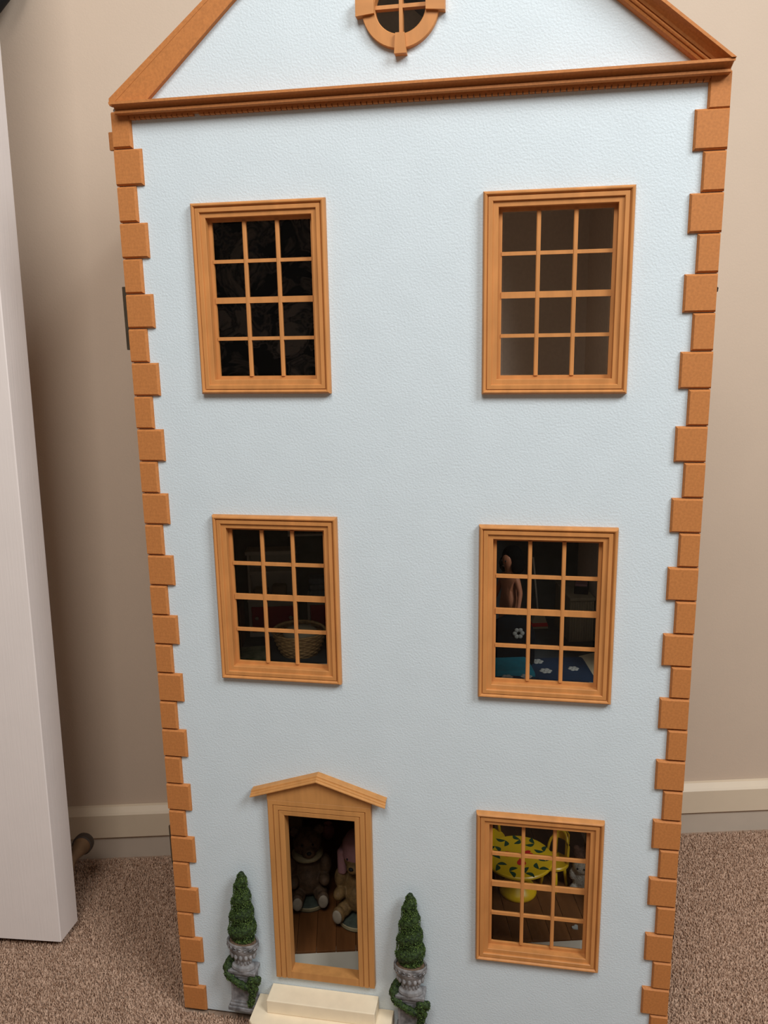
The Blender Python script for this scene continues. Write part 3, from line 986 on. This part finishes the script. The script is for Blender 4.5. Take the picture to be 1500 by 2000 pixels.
for k in range(11):
    a = 2 * math.pi * (k + 0.3) / 11
    for s_ in (-1, 1):
        l_ = MB()
        rr = 0.0385
        flat_leaf(l_, rr * math.cos(a), rr * math.sin(a), a + math.pi / 2 + s_ * 0.62 + (0.35 if s_ > 0 else -0.1), 0.0145, 0.0033, 0.0574)
        obj('leaf_motif', l_, M['green'], tt)
for k in range(3):
    a = R((-88, 18, 162)[k])
    h_ = MB()
    pts_ = []
    for q in range(24):
        t = 2 * math.pi * q / 24
        hx = 16 * math.sin(t) ** 3
        hy = 13 * math.cos(t) - 5 * math.cos(2 * t) - 2 * math.cos(3 * t) - math.cos(4 * t)
        pts_.append((hx * 0.00040, -hy * 0.00056))
    ca, sa = math.cos(a + math.pi / 2), math.sin(a + math.pi / 2)
    P = [(0.0145 * math.cos(a) + x * ca - y * sa, 0.0145 * math.sin(a) + x * sa + y * ca) for x, y in pts_]
    h_.sweep([[(x, y, 0.0574) for x, y in P], [(x, y, 0.05765) for x, y in P]])
    obj('heart_motif', h_, M['red'], tt)


def chair():
    root = empty('yellow_chair')
    obj('seat', MB().lathe([(0.0005, 0.0360), (0.0185, 0.0360), (0.0210, 0.0375), (0.0210, 0.0405), (0.0195, 0.0420), (0.0165, 0.0412), (0.0005, 0.0405)], 0, 0, 32), M['yellow'], root, auto=40)
    for a in (45, 135, 225, 315):
        c_, s_ = math.cos(R(a)), math.sin(R(a))
        obj('leg', MB().tube([(0.0130 * c_, 0.0130 * s_, 0.0370), (0.0160 * c_, 0.0160 * s_, 0.020), (0.0185 * c_, 0.0185 * s_, 0.0)], [0.0024, 0.0027, 0.0018], 10), M['yellow'], root, smooth=True)
    bk = MB()
    arc = [(0.0190 * math.cos(R(t)), 0.0190 * math.sin(R(t)), 0.0405 + 0.040 * math.sin(math.pi * (t - 20) / 140) ** 0.6) for t in range(20, 161, 10)]
    bk.tube(arc, 0.0022, 8)
    back = obj('back_hoop', bk, M['yellow'], root, smooth=True)
    for t in (65, 115):
        obj('spindle', MB().tube([(0.0180 * math.cos(R(t)), 0.0180 * math.sin(R(t)), 0.041), (0.0188 * math.cos(R(t)), 0.0188 * math.sin(R(t)), 0.078)], 0.0011, 8), M['yellow'], back, smooth=True)
    pn = MB()
    w_ = [(0.0203 * math.cos(R(t)), 0.0203 * math.sin(R(t))) for t in range(50, 131, 10)]
    pn.sweep([[(x * k_, y * k_, z) for z, k_ in ((0.066, 0.97), (0.082, 0.97), (0.082, 1.05), (0.066, 1.05))] for x, y in w_])
    obj('back_panel', pn, M['yellow'], back)
    return root


c1 = chair()
c1.location = at(511, 106, G)
c1.rotation_euler = (0, 0, ANG + R(-50))
tag(c1, 'yellow round-seated chair tucked in at the right of the leaf-painted table', 'chair', 'yellow chairs round the painted table')
c2 = copy_tree(c1)
c2.location = at(430, 170, G)
c2.rotation_euler = (0, 0, ANG + R(15))
tag(c2, 'yellow chair behind the leaf-painted table, seen at its left back edge', 'chair', 'yellow chairs round the painted table')

td = empty('soft_toy', at(548, 96, G), (0, 0, ANG - R(20)))
tag(td, 'white fluffy soft toy with a russet head sitting right of the yellow chair', 'toy')
f = MB()
f.ball((0, 0, 0.018), (0.013, 0.012, 0.018))
f.ball((0, -0.004, 0.040), (0.0125, 0.0115, 0.0125))
for q in (-1, 1):
    f.ball((q * 0.010, -0.010, 0.006), (0.0055, 0.0090, 0.0055))
    f.ball((q * 0.012, -0.005, 0.026), (0.0048, 0.0060, 0.0090))
blend('body', f, M['fluff'], td, 0.0012, 2)
f = MB()
f.ball((0.002, 0.004, 0.054), (0.0135, 0.0125, 0.0095))
for q in (-1, 1):
    f.ball((0.002 + q * 0.010, 0.003, 0.063), (0.0045, 0.003, 0.0045))
blend('cap', f, M['fur'], td, 0.0012, 2)
for q in (-1, 1):
    obj('eye', MB().ball((q * 0.0045, -0.0150, 0.042), 0.0014, 8, 6), M['black'], td, smooth=True)
hh = MB()
P = [(16 * math.sin(t) ** 3 * 0.00030, (13 * math.cos(t) - 5 * math.cos(2 * t) - 2 * math.cos(3 * t) - math.cos(4 * t)) * 0.00030) for t in [2 * math.pi * q / 24 for q in range(24)]]
hh.sweep([[(x, y, z) for x, y in P] for z in (0.0, 0.0015)])
tag(obj('white_heart', hh, M['petal'], None, at(519, 18, G), (0, 0, ANG + R(30))), 'tiny white heart lying on the wooden floor by the lower right window', 'ornament')

# ------------------------------------------------------------------ middle left room
F1 = 405.4


def dresser(loc, w, full, label):
    """white kitchen unit with red door and open hutch; local x along the wall, y=0 at the front"""
    r_ = empty('kitchen_dresser', loc, WALLROT)
    d = 0.036
    cab = MB()
    cab.box(0, 0.004, 0, d, 0, 0.056)
    cab.box(w - 0.004, w, 0, d, 0, 0.056)
    cab.box(0, w, d - 0.002, d, 0, 0.056)
    cab.box(0.004, w - 0.004, 0, d, 0, 0.007)
    cab.box(0.004, w - 0.004, 0, d, 0.048, 0.056)
    obj('carcass', cab, M['white'], r_)
    obj('worktop', MB().rbox(-0.001, w + 0.001, -0.002, d, 0.056, 0.0595, 0.0008), M['white'], r_)
    dr = obj('cupboard_door', MB().rbox(0.0045, w - 0.0045, 0.0005, 0.004, 0.0075, 0.0475, 0.0006), M['red'], r_, label='dark red door')
    for kx in ((0.012, w - 0.010) if full else (w - 0.012,)):
        obj('knob', MB().ball((kx, -0.0022, 0.030), (0.0030, 0.0026, 0.0030), 10, 7), M['white'], dr, smooth=True)
    if full:
        hu = MB()
        hu.box(0, 0.0035, 0.012, d, 0.0595, 0.130)
        hu.box(w - 0.0035, w, 0.012, d, 0.0595, 0.130)
        hu.box(0.0035, w - 0.0035, 0.034, d, 0.0595, 0.130)
        h = obj('hutch', hu, M['white'], r_)
        obj('shelf', MB().box(0.0035, w - 0.0035, 0.010, 0.0335, 0.096, 0.1005), M['white'], h)
        obj('shelf', MB().rbox(-0.002, w + 0.002, 0.006, d, 0.127, 0.133, 0.001), M['white'], h)
    tag(r_, label, 'dresser', 'white and red kitchen units')
    return r_


dresser(at(72, 261, F1), 0.0735, True, 'white kitchen dresser with red door, two white knobs and open shelves')
dresser(at(161, 262, F1), 0.075, False, 'low white kitchen unit with red door carrying folded towels')
for k in range(3):
    tw = MB()
    tw.rbox(0, 0.046, 0, 0.026, 0, 0.0095, 0.0035)
    tag(obj('folded_towel', tw, M['towelb'], None, at(164 + (k % 2), 266, F1 + 59.6 + 9.6 * k), WALLROT),
        ['blue-grey folded towel at the bottom of the pile on the white unit', 'blue-grey folded towel in the middle of the pile on the white unit', 'blue-grey folded towel on top of the pile'][k], 'towel', 'pile of folded towels')
for k, (cu, label) in enumerate(((76, 'folded cream cloth on the lower dresser shelf, left end'), (104, 'folded cream cloth on the lower dresser shelf, right end'))):
    tw = MB()
    tw.rbox(0, 0.022, 0, 0.018, 0, 0.012 + 0.004 * k, 0.003)
    tag(obj('folded_cloth', tw, M['creambox'], None, at(cu + 3, 275, F1 + 59.6), WALLROT), label, 'cloth', 'cloths on the dresser')
pf = empty('wall_rack', at(134, 299, F1 + 150), WALLROT)
tag(pf, 'small white wall rack with thin rails above the kitchen units', 'rack')
obj('top_rail', MB().box(0, 0.060, -0.012, -0.0005, 0.014, 0.017), M['white'], pf)
obj('bottom_rail', MB().box(0, 0.060, -0.012, -0.0005, 0.0, 0.003), M['white'], pf)
for q in (0.0, 0.057):
    obj('upright', MB().box(q, q + 0.003, -0.0115, -0.0005, 0.003, 0.014), M['white'], pf)
cw = empty('wooden_cupboard', at(30, 215, F1), WALLROT)
tag(cw, 'brown wooden cupboard standing at the left of the white dresser', 'cupboard')
obj('cupboard_body', MB().rbox(0, 0.036, 0, 0.045, 0.0, 0.062, 0.0008), M['cupboardwood'], cw)
obj('cupboard_top', MB().rbox(-0.001, 0.037, -0.001, 0.045, 0.0615, 0.065, 0.0008), M['cupboardwood'], cw)
# wicker basket: woven rings round stakes, with an arched handle
bk_ = empty('wicker_basket', at(152, 190, F1), WALLROT)
tag(bk_, 'brown woven wicker basket with an arched handle on the first floor', 'basket')
wv = MB()
rows = 11
for i in range(rows):
    z = 0.003 + i * 0.0031
    r_ = 0.026 + 0.012 * (i / (rows - 1)) ** 0.8
    ring = []
    for j in range(48):
        a = 2 * math.pi * j / 48
        rr = r_ + 0.0009 * math.sin(a * 12 + math.pi * (i % 2))
        ring.append([((rr + 0.0015 * math.cos(w)) * math.cos(a), (rr + 0.0015 * math.cos(w)) * math.sin(a) * 0.86, z + 0.0017 * math.sin(w)) for w in [R(60 * q) for q in range(6)]])
    wv.sweep(ring, closed=True)
obj('weave', wv, M['wicker'], bk_, smooth=True)
obj('basket_bottom', MB().lathe([(0.0005, 0.0), (0.026, 0.0), (0.026, 0.003), (0.0005, 0.003)], 0, 0, 24, 0.86), M['wicker'], bk_)
obj('handle', MB().tube([(-0.038 * math.cos(R(t)), 0.004 * math.sin(R(t)), 0.034 + 0.014 * math.sin(R(t))) for t in range(0, 181, 12)], 0.0020, 8), M['wicker'], bk_, smooth=True)
ct_ = MB()
ct_.ball((0.004, 0.0, 0.030), (0.026, 0.021, 0.012), 18, 10)
tag(obj('striped_cloth', ct_, M['creambox'], None, at(150, 191, F1), WALLROT, smooth=True), 'pale rumpled cloth lying inside the wicker basket', 'cloth')
cu_ = MB()
cu_.rbox(-0.022, 0.022, -0.024, 0.024, 0.0, 0.008, 0.0035)
tag(obj('green_cushion', cu_, M['cushion'], None, at(88, 182, F1), (0, 0, ANG + R(6))), 'flat green and cream patterned cushion on the floor left of the basket', 'cushion')
lc = empty('lilac_stool', at(214, 222, F1), WALLROT)
tag(lc, 'pale lilac rounded stool in front of the low red unit', 'stool')
obj('stool_top', MB().lathe([(0.0005, 0.031), (0.023, 0.031), (0.025, 0.034), (0.024, 0.038), (0.016, 0.044), (0.0005, 0.047)], 0, 0, 24), M['lilac'], lc, auto=60)
for a in (45, 135, 225, 315):
    obj('leg', MB().tube([(0.016 * math.cos(R(a)), 0.016 * math.sin(R(a)), 0.032), (0.019 * math.cos(R(a)), 0.019 * math.sin(R(a)), 0.0)], 0.0022, 8), M['lilac'], lc, smooth=True)

# ------------------------------------------------------------------ middle right room
# doll: one skinned body, standing, hair and eyes its children
def doll(loc, rz):
    r_ = empty('doll', loc, (0, 0, rz))
    vs_ = [(0, 0, 0.083), (0, 0, 0.100), (0, 0.001, 0.115), (0, 0, 0.124), (0, -0.001, 0.130), (0, -0.002, 0.139), (0, -0.001, 0.148),
           (0.008, 0, 0.080), (0.009, -0.001, 0.046), (0.009, 0.001, 0.008), (0.009, -0.010, 0.004),
           (-0.008, 0, 0.080), (-0.009, -0.001, 0.046), (-0.009, 0.001, 0.008), (-0.009, -0.010, 0.004),
           (0.0125, 0.001, 0.116), (0.0185, 0.001, 0.099), (0.0215, -0.005, 0.083), (0.0222, -0.008, 0.077),
           (-0.0125, 0.001, 0.116), (-0.0185, 0.001, 0.099), (-0.0215, -0.005, 0.083), (-0.0222, -0.008, 0.077)]
    ed = [(0, 1), (1, 2), (2, 3), (3, 4), (4, 5), (5, 6), (0, 7), (7, 8), (8, 9), (9, 10), (0, 11), (11, 12), (12, 13), (13, 14),
          (2, 15), (15, 16), (16, 17), (17, 18), (2, 19), (19, 20), (20, 21), (21, 22)]
    rad_ = [0.0095, 0.0080, 0.0092, 0.0042, 0.0060, 0.0092, 0.0070, 0.0075, 0.0052, 0.0036, 0.0030, 0.0075, 0.0052, 0.0036, 0.0030,
            0.0044, 0.0034, 0.0027, 0.0026, 0.0044, 0.0034, 0.0027, 0.0026]
    me = bpy.data.meshes.new('body')
    me.from_pydata(vs_, ed, [])
    o = link('body', me, M['skin'], r_)
    o.modifiers.new('skin', 'SKIN')
    sv = me.skin_vertices[0].data
    for i, q in enumerate(rad_):
        sv[i].radius = (q, q)
    sv[0].use_root = True
    ss = o.modifiers.new('sub', 'SUBSURF')
    ss.levels = ss.render_levels = 2
    h = MB()
    h.ball((0, 0.006, 0.143), (0.0150, 0.0125, 0.0145))
    h.ball((0, 0.010, 0.132), (0.0160, 0.0100, 0.0130))
    for q in (-1, 1):
        h.ball((q * 0.0105, 0.003, 0.132), (0.0065, 0.0085, 0.0110))
    blend('hair', h, M['hair'], r_, 0.0010, 2)
    for q in (-1, 1):
        obj('eye', MB().ball((q * 0.0034, -0.0105, 0.1400), (0.0012, 0.0008, 0.0010), 8, 6), M['black'], r_, smooth=True)
        fg = MB()
        for i in range(4):
            fg.tube([(q * 0.0222, -0.0085 - 0.0012 * (i - 1.5), 0.0765), (q * 0.0226, -0.0100 - 0.0014 * (i - 1.5), 0.0725), (q * 0.0220, -0.0115 - 0.0014 * (i - 1.5), 0.0690 + 0.0006 * abs(i - 1))], 0.0008, 6)
        fg.tube([(q * 0.0205, -0.0105, 0.0775), (q * 0.0190, -0.0125, 0.0750)], 0.0008, 6)
        obj('fingers', fg, M['skin'], r_, smooth=True)
    obj('lips', MB().ball((0, -0.0112, 0.1335), (0.0020, 0.0007, 0.0007), 8, 6), M['bearbrown'], r_, smooth=True)
    tag(r_, 'standing doll with big black bobbed hair behind the middle right window', 'doll')
    return r_


dl = doll(at(443, 128, F1), ANG - R(55))
dl.scale = (1.07, 1.07, 1.07)


def flower(mb, x, y, z, r):
    for k in range(6):
        a = R(60 * k)
        mb.ball((x + r * 0.62 * math.cos(a), y + r * 0.62 * math.sin(a), z), (r * 0.42, r * 0.42, 0.0008), 8, 4)
    mb.ball((x, y, z + 0.0003), (r * 0.35, r * 0.35, 0.0009), 8, 4)


nb = empty('navy_blanket', at(482, 62, F1), WALLROT)
tag(nb, 'dark navy blanket with white crochet flowers spread below the middle right window', 'blanket')
bl = MB()
bl.rbox(-0.075, 0.062, -0.056, 0.055, 0.0, 0.012, 0.004)
obj('blanket_cloth', bl, M['navy'], nb)
for x, y, r_ in ((-0.004, 0.040, 0.0085), (0.000, 0.008, 0.0085), (-0.032, -0.036, 0.0085), (0.038, 0.012, 0.0075), (0.050, -0.040, 0.0090)):
    fl = MB()
    flower(fl, x, y, 0.0124, r_)
    obj('crochet_flower', fl, M['petal'], nb, smooth=True)
tl = empty('teal_blanket', at(434, 38, F1 + 12.2), WALLROT)
tag(tl, 'folded teal blanket with white flowers on its rolled front edge', 'blanket')
tlm = MB()
tlm.rbox(-0.030, 0.026, -0.010, 0.045, 0.0, 0.018, 0.006)
obj('blanket_cloth', tlm, M['teal'], tl)
rl = MB()
rl.tube([(-0.030, -0.020, 0.009), (-0.010, -0.022, 0.0095), (0.010, -0.022, 0.0085), (0.026, -0.020, 0.0075)], [0.0085, 0.0092, 0.0085, 0.0070], 14)
ro = obj('rolled_edge', rl, M['navy'], tl, smooth=True)
for x in (-0.014, 0.010):
    fl = MB()
    flower(fl, x, -0.0235, 0.0182, 0.0075)
    obj('crochet_flower', fl, M['petal'], ro, smooth=True)
fb = empty('floral_bag', at(440, 98, F1 + 12.2), WALLROT)
tag(fb, 'small dark floral cloth bag with a pale flower in front of the doll', 'bag')
fm = MB()
fm.ball((0, 0, 0.036), (0.034, 0.013, 0.034), 18, 10)
fm.rbox(-0.032, 0.032, -0.011, 0.011, 0.0, 0.030, 0.005)
blend('bag_body', fm, M['floral'], fb, 0.0015, 3)
fl = MB()
for k in range(6):
    a = R(60 * k)
    fl.ball((0.008 + 0.005 * math.cos(a), -0.0135, 0.048 + 0.005 * math.sin(a)), (0.0032, 0.0012, 0.0032), 8, 5)
obj('flower_motif', fl, M['petal'], fb, smooth=True)
mp_ = empty('toy_mop', at(517, 262, F1), WALLROT)
tag(mp_, 'toy mop with thin white handle and red-banded head leaning by the wall', 'mop')
obj('handle', MB().tube([(-0.001, 0.002, 0.024), (-0.008, 0.012, 0.110)], 0.0014, 8), M['white'], mp_, smooth=True)
hd = obj('mop_head', MB().sweep([[(-w_, -0.006, z), (w_, -0.006, z), (w_, 0.006, z), (-w_, 0.006, z)] for w_, z in ((0.0135, 0.0), (0.0130, 0.003), (0.0105, 0.012), (0.0070, 0.024), (0.003, 0.027))]), M['creambox'], mp_)
obj('red_band', MB().sweep([[(-w_, -0.0066, z), (w_, -0.0066, z), (w_, 0.0066, z), (-w_, 0.0066, z)] for w_, z in ((0.0136, 0.0035), (0.0116, 0.0095))]), M['red'], hd, label='dark red band')
rc = empty('ribbed_chest', at(547, 196, F1), WALLROT)
tag(rc, 'cream ribbed wooden chest in the right corner of the middle room', 'chest')
obj('chest_body', MB().box(0.0, 0.036, 0.0015, 0.085, 0.0, 0.064), M['ribbed'], rc)
for k in range(10):
    obj('rib', MB().rbox(0.0005 + k * 0.0036, 0.0033 + k * 0.0036, 0.0, 0.0025, 0.0015, 0.062, 0.0005), M['ribbed'], rc)
obj('chest_lid', MB().rbox(-0.0008, 0.0368, -0.001, 0.086, 0.0635, 0.068, 0.0008), M['ribbed'], rc)
bx = empty('black_box', at(572, 228, F1 + 68), (0, 0, ANG + R(-18)))
tag(bx, 'small black box with a pink top resting on the ribbed chest', 'box')
obj('box_body', MB().rbox(-0.010, 0.010, -0.016, 0.016, 0.0, 0.012, 0.001), M['black'], bx)
obj('lid', MB().rbox(-0.009, 0.009, -0.014, 0.014, 0.0115, 0.015, 0.001), M['pink'], bx)
bkk = empty('cream_book', at(545, 96, F1 + 0.2), (R(0), R(-16), ANG + R(-8)))
tag(bkk, 'cream-covered thick book lying tilted at the right end of the navy blanket', 'book')
obj('cover', MB().box(-0.004, 0.034, -0.045, 0.025, 0.0, 0.0012).box(-0.004, 0.034, -0.045, 0.025, 0.0098, 0.0110).box(-0.005, -0.004, -0.045, 0.025, 0.0, 0.0110), M['creambox'], bkk)
obj('pages', MB().box(-0.004, 0.032, -0.044, 0.024, 0.0012, 0.0098), M['creambox'], bkk)

# the bag in the corner: a soft sack hung by a strap from a wall hook
bgm = MB()
bgm.ball((0, 0.0, 0.13), (0.100, 0.028, 0.130), 28, 16)
bgm.ball((0, 0.0, 0.20), (0.090, 0.024, 0.090), 20, 12)
obj('bag_body', bgm, M['black'], hb_, smooth=True)
obj('strap', MB().tube([(-0.06, 0.0, 0.25), (-0.03, 0.010, 0.34), (0.0, 0.022, 0.39), (0.03, 0.010, 0.34), (0.06, 0.0, 0.25)], 0.006, 8), M['black'], hb_, smooth=True)
obj('hook', MB().tube([(0.0, 0.048, 0.40), (0.0, 0.030, 0.395), (0.0, 0.014, 0.385), (0.0, 0.012, 0.398)], 0.004, 8), M['hinge'], hb_, smooth=True)
